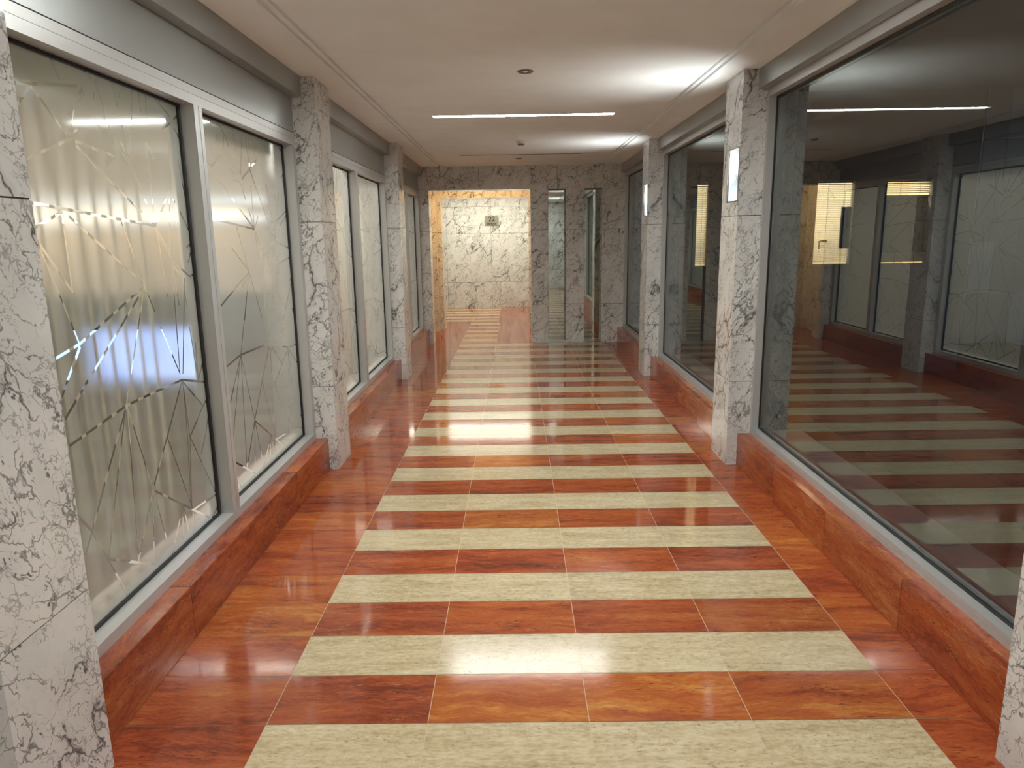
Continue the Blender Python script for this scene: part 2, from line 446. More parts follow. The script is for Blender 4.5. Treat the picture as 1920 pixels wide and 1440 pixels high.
bm = bmesh.new(); lathe(bm, [(0.062, ZC), (0.062, ZC - 0.012), (0.055, ZC - 0.018), (0, ZC - 0.018)], -0.165, 8.97); obj('base', bm, M['housing'], e)
bm = bmesh.new(); lathe(bm, [(0.052, ZC - 0.018), (0.052, ZC - 0.030), (0.045, ZC - 0.032)], -0.165, 8.97); obj('collar', bm, M['housing'], e)
bm = bmesh.new(); lathe(bm, [(0.045, ZC - 0.031), (0.041, ZC - 0.046), (0.03, ZC - 0.05), (0, ZC - 0.05)], -0.165, 8.97); obj('sensor_grille', bm, M['ringgrey'], e)

# ------------------------------------------------------------------ marble columns
SN_Z0, SN_Z1, SN_D = 1.99, 2.372, 0.12
def column(side, y0, label):
    y1 = y0 + CD
    xa, xb = (-2.02, XL) if side == 'L' else (XR, 1.75)
    bm = bmesh.new(); gp = 0.0025; sk = 0.028
    zs = [0.0, 0.662, 1.890, ZC]
    for i in range(3):
        za = zs[i] + (gp if i else 0); zb = zs[i + 1] - (gp if i < 2 else 0)
        if side == 'R' and i == 2:
            ya_, yb_ = y0 + 0.012, y0 + 0.292          # niche for the sconce
            xd = xa + SN_D + 0.02
            box(bm, xa, xb, y0, ya_, za, zb); box(bm, xa, xb, yb_, y1, za, zb)
            box(bm, xa, xb, ya_, yb_, za, SN_Z0); box(bm, xa, xb, ya_, yb_, SN_Z1, zb)
            box(bm, xd, xb, ya_, yb_, SN_Z0, SN_Z1)
            bmesh.ops.remove_doubles(bm, verts=bm.verts, dist=1e-6)
        else:
            box(bm, xa, xb, y0, y1, za, zb, bevel=0.0)
    for z in zs[1:3]:
        box(bm, xa + 0.004 if side == 'R' else xa, xb if side == 'R' else xb - 0.004, y0 + 0.004, y1 - 0.004, z - gp, z + gp, 1)
    o = slab_attr(obj('marble_column', bm, [M['marble'], M['joint']]), int(y0 * 100) + (7 if side == 'R' else 0))
    tag(o, label, 'column', kind='structure'); return o
column('L', COLY[0], 'nearest marble column, cropped by the left edge of the photo')
column('L', COLY[1], 'marble column between first and second pair of frosted windows')
column('L', COLY[2], 'left-hand marble column farthest away, beside the last frosted window')
column('R', COLY[0], 'sliver of marble column at the lower right corner')
column('R', COLY[1], 'right-hand marble column holding the larger glowing sconce')
column('R', COLY[2], 'right-hand marble column holding the smaller, farther glowing sconce')

# ------------------------------------------------------------------ sconces in the right columns
M['sconce_lamp'] = emis('sconce_lamp', (0.90, 0.97, 1.0), 4.5)
M['sconce_plate'] = simple('sconce_grey_enamel', (0.56, 0.61, 0.63), 0.55)
def sconce(y0, label, first=True):
    ya, yb = y0 + 0.013, y0 + 0.291
    e = empty('wall_sconce', (XR, (ya + yb) / 2, SN_Z0), label=label, cat='sconce')
    x = XR
    fr = 0.010
    boxes('frame', [(x - .003, x + .01, ya, yb, SN_Z0 + .001, SN_Z0 + fr), (x - .003, x + .01, ya, yb, SN_Z1 - .006, SN_Z1 - .001),
                    (x - .003, x + .01, ya, ya + .007, SN_Z0 + fr, SN_Z1 - .006), (x - .003, x + .01, yb - .006, yb, SN_Z0 + fr, SN_Z1 - .006)], M['ringgrey'], e)
    bm = bmesh.new()
    d = SN_D; t0, t1 = SN_Z0 + fr, SN_Z1 - .006
    p = [(x + .004, t1), (x + d, t0)]
    quad(bm, [(p[0][0], ya + .007, p[0][1]), (p[1][0], ya + .007, p[1][1]), (p[1][0], yb - .006, p[1][1]), (p[0][0], yb - .006, p[0][1])])
    for yy in (ya + .007, yb - .006):
        f = bm.faces.new([bm.verts.new(q) for q in ((x + .004, yy, t1), (x + d, yy, t0), (x + .004, yy, t0))])
    quad(bm, [(x + .004, ya + .007, t0), (x + d, ya + .007, t0), (x + d, yb - .006, t0), (x + .004, yb - .006, t0)])
    obj('reflector', bm, M['sconce_plate'], e)
    bm = bmesh.new(); box(bm, x + .03, x + d - .012, ya + .03, yb - .03, t0 + .001, t0 + .012)
    obj('lamp', bm, M['sconce_lamp'], e)
    la = bpy.data.lights.new('sconce_beam', 'AREA'); la.shape = 'RECTANGLE'; la.size = 0.22; la.size_y = 0.07
    la.energy = SCONCE_W; la.color = (1.0, 0.98, 0.92); la.spread = math.radians(92)
    lo = bpy.data.objects.new('sconce_beam', la); COL.objects.link(lo)
    dirv = Vector((-0.50, 0.10, 0.85)).normalized()
    q = (-dirv).to_track_quat('Z', 'X')
    lo.rotation_euler = q.to_euler(); lo.location = (x + 0.048, (ya + yb) / 2, SN_Z0 + 0.045)
    lo.parent = e; lo.matrix_parent_inverse = Matrix.Translation(-e.location)
    return e
sconce(COLY[0], 'glowing sconce on the near right column, outside the photo')
sconce(COLY[1], 'larger glowing recessed sconce on the right marble column')
sconce(COLY[2], 'smaller glowing sconce on the right marble column farther away')

# ------------------------------------------------------------------ plinths, soffits, upper panels
SIDE = {'L': 'left', 'R': 'right'}
ORD = ['nearest', 'middle', 'farthest']
tn = 0
for k, (ya, yb) in enumerate(BAYS):
    for s in 'LR':
        bm = bmesh.new()
        n = max(1, round((yb - ya) / 0.8)); st = (yb - ya) / n; gp = 0.0012
        for i in range(n):
            a, b = ya + i * st + (gp if i else 0), ya + (i + 1) * st - (gp if i < n - 1 else 0)
            if s == 'L': box(bm, -1.99, PL, a, b, 0, 0.253, bevel=0.003)
            else: box(bm, PR, 1.70, a, b, 0, 0.253, bevel=0.003)
        for i in range(1, n):
            yy = ya + i * st
            if s == 'L': box(bm, -1.99, PL - .003, yy - gp, yy + gp, 0, 0.25, 1)
            else: box(bm, PR + .003, 1.70, yy - gp, yy + gp, 0, 0.25, 1)
        o = slab_attr(obj('baseboard_' + SIDE[s], bm, [M['redp'], M['joint']]), 50 + k * 2 + (s == 'R'))
        tag(o, 'red travertine plinth under the %s %s' % (ORD[k], 'frosted windows' if s == 'L' else 'dark window'), 'plinth', kind='structure')
        tn += 1
        if s == 'L':
            o = boxes('trim_%d' % tn, [(-2.0, -1.745, ya, yb, 2.745, ZC)], M['panel'], bevel=0.002)
        else:
            o = boxes('trim_%d' % tn, [(1.467, 1.73, ya, yb, 2.752, ZC)], M['panel'], bevel=0.002)
        tag(o, 'grey metal soffit over the %s %s' % (ORD[k], 'frosted windows' if s == 'L' else 'dark window'), 'soffit', kind='structure')
        if s == 'L':
            tn += 1
            o = boxes('trim_%d' % tn, [(-2.0, FL - .002, ya, yb, 2.511, 2.745)], M['panel'])
            tag(o, 'flat grey metal panel above the %s frosted windows' % ORD[k], 'panel', kind='structure')

# ------------------------------------------------------------------ left windows: frames, panes, patterned film
def ray(u, v): return _f + _r * ((u - 960) / FPX) - _u * ((v - 720) / FPX)
def onx(u, v, x):
    d = ray(u, v); t = (x - CAMPOS.x) / d.x; q = CAMPOS + d * t
    return (q.y, q.z)
def zm(s, ox, oy, lst): return [[(ox + a / s, oy + b / s) for a, b in pl] for pl in lst]
# etched line drawing of the first pair of panes (measured polylines, turned into metres on the pane)
A1 = zm(4.8, 0, 0, [[(100, 745), (690, 770)], [(265, 775), (150, 950)], [(280, 775), (600, 1215)], [(665, 990), (628, 1200)], [(628, 1215), (695, 1165)],
     [(630, 1250), (220, 1440)], [(635, 1255), (1040, 1410)], [(640, 1265), (810, 1440)], [(735, 790), (705, 885)], [(735, 790), (765, 890)], [(848, 835), (836, 930)],
     [(435, 470), (480, 580), (535, 710)], [(700, 570), (800, 695), (870, 800), (930, 960), (1020, 1290)], [(853, 630), (860, 780)], [(990, 690), (1015, 780), (1040, 880), (1060, 990)],
     [(1115, 740), (1095, 800), (1060, 885)], [(1190, 770), (1187, 835), (1185, 1000), (1165, 1420)], [(1235, 790), (1248, 860), (1270, 1010)], [(1307, 815), (1310, 880), (1312, 1030)],
     [(1365, 830), (1420, 920), (1530, 1050)], [(1170, 1440), (1320, 1290)], [(1320, 1300), (1330, 1440)], [(1320, 1300), (1390, 1440)], [(1560, 1070), (1625, 1020)],
     [(1565, 1150), (1670, 1360)], [(860, 1090), (925, 1185)], [(1100, 1130), (1160, 1430)], [(1090, 1280), (1150, 1430)], [(1105, 1385), (1150, 1440)], [(1530, 1110), (1460, 1165)]])
A2 = zm(3.6, 0, 300, [[(600, 0), (850, 250), (1045, 440)], [(190, 285), (1050, 445)], [(415, 340), (490, 890)], [(225, 465), (415, 350)], [(240, 530), (410, 930), (540, 1250)],
     [(240, 530), (490, 890)], [(465, 380), (975, 840)], [(820, 420), (975, 840)], [(875, 20), (990, 295)], [(1000, 0), (1045, 430)], [(1140, 220), (1050, 440)], [(1142, 220), (1150, 660)],
     [(1142, 220), (1180, 285)], [(1050, 450), (1160, 670)], [(1055, 455), (1130, 920)], [(1160, 700), (1225, 790)], [(1160, 700), (1175, 910), (1215, 1440)], [(1160, 690), (1210, 980)],
     [(1245, 800), (1235, 1440)], [(1240, 850), (1262, 985)], [(975, 850), (540, 1240), (345, 1360)], [(975, 860), (625, 1440)], [(975, 860), (885, 1440)], [(980, 860), (1045, 1025)],
     [(540, 1265), (480, 1430)], [(1200, 0), (1305, 540)], [(1215, 350), (1305, 540)], [(1305, 555), (1258, 590)], [(1305, 560), (1270, 690)], [(1330, 765), (1280, 785), (1160, 680)],
     [(1085, 1130), (1215, 1440)], [(1280, 1130), (1330, 1440)], [(1385, 1300), (1350, 1440)]])
A3 = zm(2.4, 60, 600, [[(150, 580), (425, 385), (540, 330), (675, 270), (795, 280)], [(215, 120), (120, 385)], [(250, 275), (130, 480)], [(435, 300), (425, 385)],
     [(425, 390), (365, 600), (235, 1080)], [(420, 400), (345, 1070)], [(430, 390), (480, 1085)], [(430, 395), (545, 760)], [(675, 275), (610, 520), (545, 760), (480, 1085)],
     [(610, 530), (725, 855)], [(678, 280), (710, 520), (720, 855)], [(680, 290), (700, 520), (716, 850)], [(680, 280), (770, 385), (712, 525), (825, 775)], [(800, 335), (770, 385)],
     [(800, 390), (780, 520), (762, 600)], [(545, 765), (800, 890)], [(725, 855), (842, 775)], [(545, 775), (550, 1100)], [(548, 775), (610, 1000)], [(680, 835), (630, 1060)],
     [(680, 835), (678, 990)], [(682, 835), (708, 960)], [(725, 860), (726, 970)], [(185, 860), (262, 940), (340, 1075), (430, 1230)], [(340, 1075), (550, 1100)], [(820, 600), (825, 775)],
     [(835, 650), (825, 770)], [(845, 820), (805, 905)], [(780, 145), (748, 270)], [(735, 100), (748, 270)]])
B1 = zm(3.6, 370, 200, [[(55, 350), (90, 405)], [(130, 195), (95, 400)], [(130, 190), (165, 320), (95, 405)], [(180, 195), (165, 320), (250, 460)], [(140, 110), (185, 195), (275, 455)],
     [(235, 155), (245, 210), (285, 455)], [(298, 190), (293, 460)], [(320, 190), (355, 430)], [(348, 200), (353, 430)], [(400, 355), (300, 490)], [(290, 510), (245, 495)], [(290, 515), (325, 625)],
     [(130, 470), (250, 640)], [(355, 430), (435, 660), (525, 905)], [(360, 535), (370, 640), (385, 820)], [(95, 755), (390, 828)], [(285, 690), (385, 825)], [(345, 690), (385, 825)],
     [(410, 740), (388, 825)], [(390, 840), (440, 1260)], [(390, 840), (445, 985), (475, 1280)], [(440, 850), (445, 985)], [(525, 905), (645, 970)], [(525, 905), (445, 990), (490, 1090), (645, 1005)],
     [(525, 905), (490, 1090)], [(265, 810), (348, 1110), (440, 1440)], [(230, 950), (348, 1110)], [(348, 1115), (160, 1345)], [(348, 1115), (320, 1440)], [(348, 1115), (295, 1240)],
     [(445, 1000), (460, 1440)], [(490, 1090), (490, 1440)], [(490, 1090), (525, 1340)], [(590, 410), (570, 480), (620, 700)], [(615, 690), (535, 770)], [(610, 710), (560, 800)], [(525, 905), (545, 580)],
     [(525, 905), (465, 520)], [(650, 1060), (625, 1180)], [(650, 1100), (580, 1440)], [(680, 1335), (640, 1365), (680, 1440)], [(550, 275), (585, 330)]])
B2 = zm(3.6, 400, 550, [[(85, 500), (185, 415), (380, 335), (505, 365), (585, 335)], [(225, 20), (185, 415)], [(290, 20), (380, 330)], [(340, 10), (380, 330)], [(375, 10), (380, 330)],
     [(185, 420), (115, 740)], [(182, 425), (135, 975)], [(186, 425), (228, 1175)], [(188, 425), (280, 860)], [(380, 340), (330, 590), (280, 855), (228, 1175)], [(330, 595), (425, 990)],
     [(382, 345), (415, 985)], [(384, 345), (422, 985)], [(384, 340), (460, 470)], [(280, 860), (425, 985), (475, 1035)], [(425, 985), (560, 905), (630, 910)], [(425, 985), (425, 1080)],
     [(505, 370), (415, 610), (460, 760)], [(505, 370), (505, 920)], [(505, 370), (600, 520)], [(505, 370), (550, 760)], [(280, 865), (283, 1215)], [(283, 870), (340, 1170)], [(388, 960), (340, 1180)],
     [(388, 960), (386, 1130)], [(390, 960), (425, 1130)], [(150, 1140), (283, 1215)], [(155, 1220), (195, 1330)], [(590, 820), (630, 905)], [(585, 745), (620, 740)], [(535, 110), (565, 85)], [(535, 120), (575, 190)]])
XF = GL - 0.006
def to_m(pls): return [[onx(u, v, XF) for u, v in pl] for pl in pls]
PA = to_m(A1 + A2 + A3); PB = to_m(B1 + B2)

def film_mesh(pls, ya, yb, za, zb, shift, x):
    V = [Vector((ya, za)), Vector((yb, za)), Vector((yb, zb)), Vector((ya, zb))]; F = [[0, 1, 2, 3]]
    cnt = 0
    for pl in pls:
        for (a, b) in zip(pl, pl[1:]):
            a = Vector((a[0] + shift, a[1])); b = Vector((b[0] + shift, b[1]))
            d = b - a
            if d.length < 0.02: continue
            nrm = Vector((-d.y, d.x)).normalized()
            steep = abs(d.y) / d.length
            hw = 0.0042 if steep > 0.8 else 0.0058
            ex = d.normalized() * 0.002
            # clip to the pane
            ok = all(ya + .004 < q.x < yb - .004 and za + .004 < q.y < zb - .004 for q in (a, b))
            if not ok:
                t0, t1 = 0.0, 1.0
                for i, (lo, hi) in ((0, (ya + .006, yb - .006)), (1, (za + .006, zb - .006))):
                    if abs(d[i]) < 1e-9:
                        if not lo < a[i] < hi: t1 = -1
                        continue
                    q0, q1 = sorted(((lo - a[i]) / d[i], (hi - a[i]) / d[i])); t0 = max(t0, q0); t1 = min(t1, q1)
                if t1 - t0 < 0.05: continue
                a, b = a + d * t0, a + d * t1
            i0 = len(V)
            V += [a - nrm * hw - ex, b - nrm * hw + ex, b + nrm * hw + ex, a + nrm * hw - ex]
            F.append([i0, i0 + 1, i0 + 2, i0 + 3]); cnt += 1
    vo, eo, fo, ov, oe, of = delaunay_2d_cdt(V, [], F, 0, 1e-5)
    bm = bmesh.new(); bv = [bm.verts.new((x, q.x, q.y)) for q in vo]
    for f, src in zip(fo, of):
        try: ff = bm.faces.new([bv[i] for i in f])
        except ValueError: continue
        ff.material_index = 1 if any(s > 0 for s in src) else 0
    return bm

ZT, ZB0 = 2.42, 0.300
wn = 0
for k, (ya, yb) in enumerate(BAYS):
    wn += 1
    ym = (ya + yb) / 2
    wname = ['nearest', 'second', 'last']
    e = empty('window_%d' % wn, (FL, ym, 0.253), label='%s pair of frosted windows with etched line pattern in the left wall' % wname[k], cat='window', kind='structure')
    j = 0.058; mu = 0.047
    xb_ = -1.96
    boxes('frame', [(xb_, FL, ya, yb, 0.253, ZB0), (xb_, FL, ya, yb, ZT, 2.466), (xb_, FL - .0015, ya, yb, 2.468, 2.506), (xb_, FL, ya, ya + j, ZB0, ZT), (xb_, FL, yb - j, yb, ZB0, ZT)], M['alu'], e)
    boxes('mullion', [(xb_, FL, ym - mu, ym - .011, ZB0, ZT), (xb_, FL - .002, ym - .010, ym + .010, ZB0, ZT), (xb_, FL, ym + .011, ym + mu, ZB0, ZT)], M['alu'], e)
    for q, (a, b, pls) in enumerate(((ya + j, ym - mu, PA), (ym + mu, yb - j, PB))):
        gk = 0.013
        gx0, gx1 = GL - .012, GL + .006
        boxes('gasket', [(gx0, gx1, a, b, ZB0, ZB0 + gk), (gx0, gx1, a, b, ZT - gk, ZT), (gx0, gx1, a, a + gk, ZB0 + gk, ZT - gk), (gx0, gx1, b - gk * 1.6, b, ZB0 + gk, ZT - gk)], M['gasket'], e)
        bm = bmesh.new(); quad(bm, [(GL, a + .004, ZB0 + .004), (GL, b - .004, ZB0 + .004), (GL, b - .004, ZT - .004), (GL, a + .004, ZT - .004)])
        po = obj('pane', bm, M['glass_l'], e)
        bm = film_mesh(pls, a + .002, b - .002, ZB0 + .002, ZT - .002, k * 3.6, XF)
        obj('frosted_film', bm, [M['film'], M['clear']], e)

# ------------------------------------------------------------------ right windows
for k, (ya, yb) in enumerate(BAYS):
    wn += 1
    ym = (ya + yb) / 2
    wname = ['largest, nearest', 'middle', 'farthest, narrow']
    e = empty('window_%d' % wn, (FR, ym, 0.253), label='%s dark reflective window in the right wall' % wname[k], cat='window', kind='structure')
    j = 0.036; zt, zb = 2.697, 0.300; xb_ = 1.66
    boxes('frame', [(FR, xb_, ya, yb, 0.253, 0.276), (FR + .0015, xb_, ya, yb, 0.2775, zb), (FR, xb_, ya, yb, zt, 2.751), (FR, xb_, ya, ya + j, zb, zt), (FR, xb_, yb - j, yb, zb, zt)], M['alu'], e)
    gk = 0.014; a, b = ya + j, yb - j; gx0, gx1 = GR - .005, GR + .02
    boxes('gasket', [(gx0, gx1, a, b, zb, zb + gk), (gx0, gx1, a, b, zt - gk, zt), (gx0, gx1, a, a + gk, zb + gk, zt - gk), (gx0, gx1, b - gk, b, zb + gk, zt - gk)], M['gasket'], e)
    bm = bmesh.new(); quad(bm, [(GR, a + .004, zb + .004), (GR, a + .004, zt - .004), (GR, b - .004, zt - .004), (GR, b - .004, zb + .004)])
    obj('pane', bm, M['glass_r'], e)

# ------------------------------------------------------------------ end wall, rear wall, closing walls
def wall_slabs(name, lst, joints, mat, seed, label, cat='wall'):
    bm = bmesh.new()
    for b in lst: box(bm, *b)
    for b in joints: box(bm, *b, mi=1)
    o = slab_attr(obj(name, bm, [mat, M['joint']]), seed)
    return tag(o, label, cat, kind='structure')
gp = .0025; y1 = 12.24; zh = 2.518
L_ = []
zj = [0.0, 0.652, 1.870, zh]
for (xa, xb) in ((-1.98, XL), (0.0, 0.286), (0.58, 0.882), (1.172, 1.70)):
    for i in range(3):
        L_.append((xa, xb, YE, y1, zj[i] + (gp if i else 0), zj[i + 1] - (gp if i < 2 else 0)))
hx = [-1.98, -0.83, 0.44, 1.03, 1.70]
for i in range(4): L_.append((hx[i] + (gp if i else 0), hx[i + 1] - (gp if i < 3 else 0), YE, y1, zh, ZC + .02))
J_ = []
for (xa, xb) in ((-1.98, XL - .004), (0.004, 0.282), (0.584, 0.878), (1.176, 1.70)):
    for z in zj[1:3]: J_.append((xa, xb, YE + .004, y1 - .004, z - gp, z + gp))
for x in hx[1:4]: J_.append((x - gp, x + gp, YE + .004, y1 - .004, zh + .004, ZC))
wall_slabs('wall_end', L_, J_, M['marble_side'], 91, 'veined marble end wall with a portal and three piers')
# niches behind the mirrors
boxes_o = boxes('wall_end_niche', [(0.286, 0.58, 12.10, 12.22, 0.0, zh), (0.882, 1.172, 12.10, 12.22, 0.0, zh)], M['joint'])
tag(boxes_o, 'dark niche backs behind the mirror strips in the end wall', 'wall', kind='structure')
for (xa, xb, lab) in ((0.288, 0.578, 'tall mirror strip nearer the portal in the end wall'), (0.884, 1.170, 'tall mirror strip nearer the right window in the end wall')):
    e = empty('mirror_panel', ((xa + xb) / 2, 12.05, 0.0), label=lab, cat='mirror')
    bm = bmesh.new()
    y_, bv = 12.05, 0.026
    a = [(xa, y_, .03), (xb, y_, .03), (xb, y_, zh - .02), (xa, y_, zh - .02)]
    c = [(xa + bv * .3, y_ - .004, .034), (xb - bv, y_ - .004, .034), (xb - bv, y_ - .004, zh - .024), (xa + bv * .3, y_ - .004, zh - .024)]
    va = [bm.verts.new(p) for p in a]; vc = [bm.verts.new(p) for p in c]; vb = [bm.verts.new((p[0], y_ + .02, p[2])) for p in a]
    bm.faces.new(vc)
    for i in range(4):
        q = (i + 1) % 4
        bm.faces.new((va[i], va[q], vc[q], vc[i])); bm.faces.new((vb[i], vb[q], va[q], va[i]))
    bm.faces.new(vb[::-1])
    obj('mirror_glass', bm, M['mirror'], e)
    boxes('bottom_channel', [(xa, xb, 12.03, 12.07, 0.0, 0.032)], M['chrome'], e)
    boxes('top_channel', [(xa, xb, 12.03, 12.07, zh - .022, zh)], M['ringgrey'], e)
# rear wall and near closing walls (behind the photographer)
L_ = []; J_ = []
hx = [-2.0, -0.9, 0.3, 1.75]
for i in range(3):
    for z0, z1 in ((0, .652), (.652, 1.87), (1.87, ZC)): L_.append((hx[i] + gp, hx[i + 1] - gp, YB - .2, YB, z0 + gp, z1 - gp))
J_.append((-2.0, 1.75, YB - .2, YB - .004, 0, ZC))
wall_slabs('wall_rear', L_, J_, M['marble'], 17, 'marble wall closing the corridor behind the viewer')
wall_slabs('wall_left', [(-2.0, -1.72, YB, 1.72, 0, ZC)], [], M['marble'], 18, 'marble wall stretch beside the viewer on the left')
wall_slabs('wall_right', [(1.45, 1.75, YB, 1.72, 0, ZC)], [], M['marble'], 19, 'marble wall stretch beside the viewer on the right')

# ------------------------------------------------------------------ vestibule beyond the portal
ZV = 3.0
L_ = []; J_ = []
hx = [-5.4, -4.25, -3.12, -1.99, -0.861, 0.30, 0.62]; zj = [0, .644, 1.857, 2.515, ZV]
for i in range(6):
    for q in range(4): L_.append((hx[i] + gp, hx[i + 1] - gp, YV, YV + .03, zj[q] + gp, zj[q + 1] - gp))
J_.append((-5.4, .62, YV + .004, YV + .2, 0, ZV))
wall_slabs('wall_back', L_, J_, M['marble_back'], 23, 'brightly lit marble wall at the far end carrying the number sign')
# second portal
L_ = [(-1.98, -1.735, 13.60, 13.90, 0, .65), (-1.98, -1.735, 13.60, 13.90, .655, 1.855), (-1.98, -1.735, 13.60, 13.90, 1.86, ZV),
      (-1.98, -1.655, 13.905, 14.26, 0, .65), (-1.98, -1.655, 13.905, 14.26, .655, 1.855), (-1.98, -1.655, 13.905, 14.26, 1.86, ZV),
      (0.006, 0.3, 13.95, 14.26, 0, .65), (0.006, 0.3, 13.95, 14.26, .655, 1.855), (0.006, 0.3, 13.95, 14.26, 1.86, ZV),
      (-1.655, -0.83, 13.95, 14.26, 2.500, ZV), (-0.826, 0.006, 13.95, 14.26, 2.500, ZV)]
J_ = [(-1.975, -1.74, 13.605, 13.90, .65, .655), (-1.975, -1.74, 13.605, 13.90, 1.855, 1.86), (-1.975, -1.66, 13.90, 14.255, .65, .655), (-1.975, -1.66, 13.9, 14.255, 1.855, 1.86), (-.83, -.826, 13.955, 14.255, 2.505, ZV)]
wall_slabs('wall_portal', L_, J_, M['marble_side'], 29, 'inner marble portal lit warm orange behind the first opening')
wall_slabs('wall_vestibule', [(0.3, .62, 12.24, YV, 0, ZV), (-2.3, -1.98, 12.24, 14.26, 0, ZV), (-5.6, -5.4, 14.2, YV, 0, ZV), (-5.5, -1.98, 14.06, 14.26, 0, ZV)], [], M['marble_side'], 31, 'marble side walls of the vestibule beyond the portal')
vc = boxes('ceiling_vestibule', [(-5.6, .62, 12.24, YV + .2, ZV, ZV + .1)], M['paint'])
tag(vc, 'vestibule ceiling beyond the portal', 'ceiling', kind='structure')
# warm lamp between the portals, wall washer along the back wall
def ceiling_lamp(name, label, x0, x1, y0, y1, z, col, strength):
    e = empty(name, ((x0 + x1) / 2, (y0 + y1) / 2, z), label=label, cat='ceiling light')
    boxes('housing', [(x0 - .02, x1 + .02, y0 - .02, y0, z - .03, z), (x0 - .02, x1 + .02, y1, y1 + .02, z - .03, z), (x0 - .02, x0, y0, y1, z - .03, z), (x1, x1 + .02, y0, y1, z - .03, z)], M['housing'], e)
    boxes('diffuser', [(x0, x1, y0, y1, z - .02, z - .002)], emis(name + '_glow', col, strength), e)
    return e
ceiling_lamp('warm_ceiling_lamp', 'warm lamp hidden above the gap between the two portals', -1.3, -0.3, 12.9, 13.15, ZV, (1.0, 0.60, 0.25), WARM_W)
ceiling_lamp('wall_washer_lamp', 'white lamp washing the far marble wall from above', -2.4, 0.2, 17.0, 17.3, ZV, (1.0, 0.97, 0.80), WASH_W)

# sign
e = empty('room_sign', (-0.838, YV, 2.046), label='small grey metal sign reading 22 on the far marble wall', cat='sign')
boxes('plate', [(-1.009, -.667, YV - .014, YV - .001, 2.046, 2.300)], M['steel'], e, bevel=.002)
def text(body, size, x, z, parent, name, bold=0.0):
    c = bpy.data.curves.new(name, 'FONT'); c.body = body; c.size = size; c.align_x = 'CENTER'; c.extrude = .0015; c.offset = bold
    tmp = bpy.data.objects.new(name + '_curve', c); COL.objects.link(tmp)
    me = bpy.data.meshes.new_from_object(tmp.evaluated_get(bpy.context.evaluated_depsgraph_get()))
    bpy.data.objects.remove(tmp); me.materials.clear(); me.materials.append(M['black'])
    o = bpy.data.objects.new(name, me); COL.objects.link(o); o.rotation_euler = (math.pi / 2, 0, 0); o.location = (x, YV - .0165, z)
    o.parent = parent; o.matrix_parent_inverse = Matrix.Translation(-parent.location); return o
text('22', .165, -.838, 2.153, e, 'number', .004)
text('Bld', .062, -.916, 2.077, e, 'lettering', .0012)
text('Royal', .062, -.796, 2.077, e, 'lettering', .0012)

# ------------------------------------------------------------------ store behind the frosted windows
sx0, sx1 = -9.6, -2.02
w1 = boxes('wall_store', [(sx0 - .1, sx0, 1.2, 12.0, 0, ZC), (sx0, sx1, 1.1, 1.2, 0, ZC), (sx0, sx1, 11.95, 12.05, 0, ZC), (sx0, -2.4, 5.9, 6.0, 0, ZC)], M['storewall'])
tag(w1, 'warm beige walls of the store seen blurred through the frosted windows', 'wall', kind='structure')
w2 = boxes('floor_store', [(sx0, -1.99, 1.2, 11.95, -.1, 0.0)], M['storefloor']); tag(w2, 'store floor behind the frosted windows', 'floor', kind='structure')
w3 = boxes('ceiling_store', [(sx0, -2.0, 1.2, 11.95, ZC, ZC + .1)], M['paint']); tag(w3, 'store ceiling behind the frosted windows', 'ceiling', kind='structure')
for k, (ya, yb) in enumerate(BAYS):
    o = boxes('trim_%d' % (20 + k), [(-2.08, -1.96, ya, yb, .24, .296), (-2.08, -1.995, ya, yb, 0, .24)], M['sill'])
    tag(o, 'pale sill inside the %s frosted windows' % ORD[k], 'sill', kind='structure')
STORE = emis('store_tube_glow', (1.0, 0.94, 0.86), 7.0)
def store_light(y, x0, x1, label):
    e = empty('store_ceiling_light', ((x0 + x1) / 2, y, ZC), label=label, cat='ceiling light', group='lights behind the frosted glass')
    boxes('housing', [(x0 - .02, x1 + .02, y - .16, y + .16, ZC - .03, ZC)], M['housing'], e)
    boxes('diffuser', [(x0, x1, y - .14, y + .14, ZC - .045, ZC - .031)], STORE, e)
for y in (2.6, 4.6, 6.9, 8.9, 10.8):
    store_light(y, -8.0, -2.6, 'blurred band of light behind the frosted glass')
for k, (ya, yb) in enumerate(BAYS[:2]):  # unseen strips added to brighten the inner sill and louvres
    e = empty('window_head_light', (-2.3, (ya + yb) / 2, ZC), label='hidden strip light inside above the %s frosted windows' % ORD[k], cat='ceiling light')
    boxes('housing', [(-2.39, -2.21, ya + .1, yb - .1, ZC - .03, ZC)], M['housing'], e)
    boxes('diffuser', [(-2.38, -2.22, ya + .12, yb - .12, ZC - .045, ZC - .031)], STORE, e)
e = empty('display_shelving', (-3.9, 5.85, 0), label='warm lit shelving with white light strips blurred behind the frosted windows', cat='shelving')  # invented shelving, carries emitters in place of the blurred light bands
boxes('back_panel', [(-9.5, -2.42, 5.86, 5.895, 0, 2.75)], simple('warm_panel', (.64, .54, .43), .7), e)
boxes('lower_cabinet', [(-9.5, -2.42, 5.60, 5.86, 0.965, 1.36)], M['desk'], e)
BAND_GLOW = emis('shelf_strip_glow', (.92, .96, 1.0), 1.5)
for z in (2.06, 1.92): boxes('light_strip', [(-9.5, -2.42, 5.80, 5.86, z, z + .035)], BAND_GLOW, e)  # glowing strips added to give pale bands through the film
boxes('shelf', [(-9.5, -2.42, 5.62, 5.80, 1.985, 2.0)], M['housing'], e)
DL = emis('shelf_lamp_glow', (1.0, .78, .52), 7.0)
boxes('warm_strip', [(-9.3, -2.6, 5.68, 5.74, 1.972, 1.984)], DL, e)  # added emitter for the warm wash on the back panel
e = empty('reception_desk', (-3.3, 5.2, 0), label='grey desk blurred behind the nearest frosted window', cat='desk')
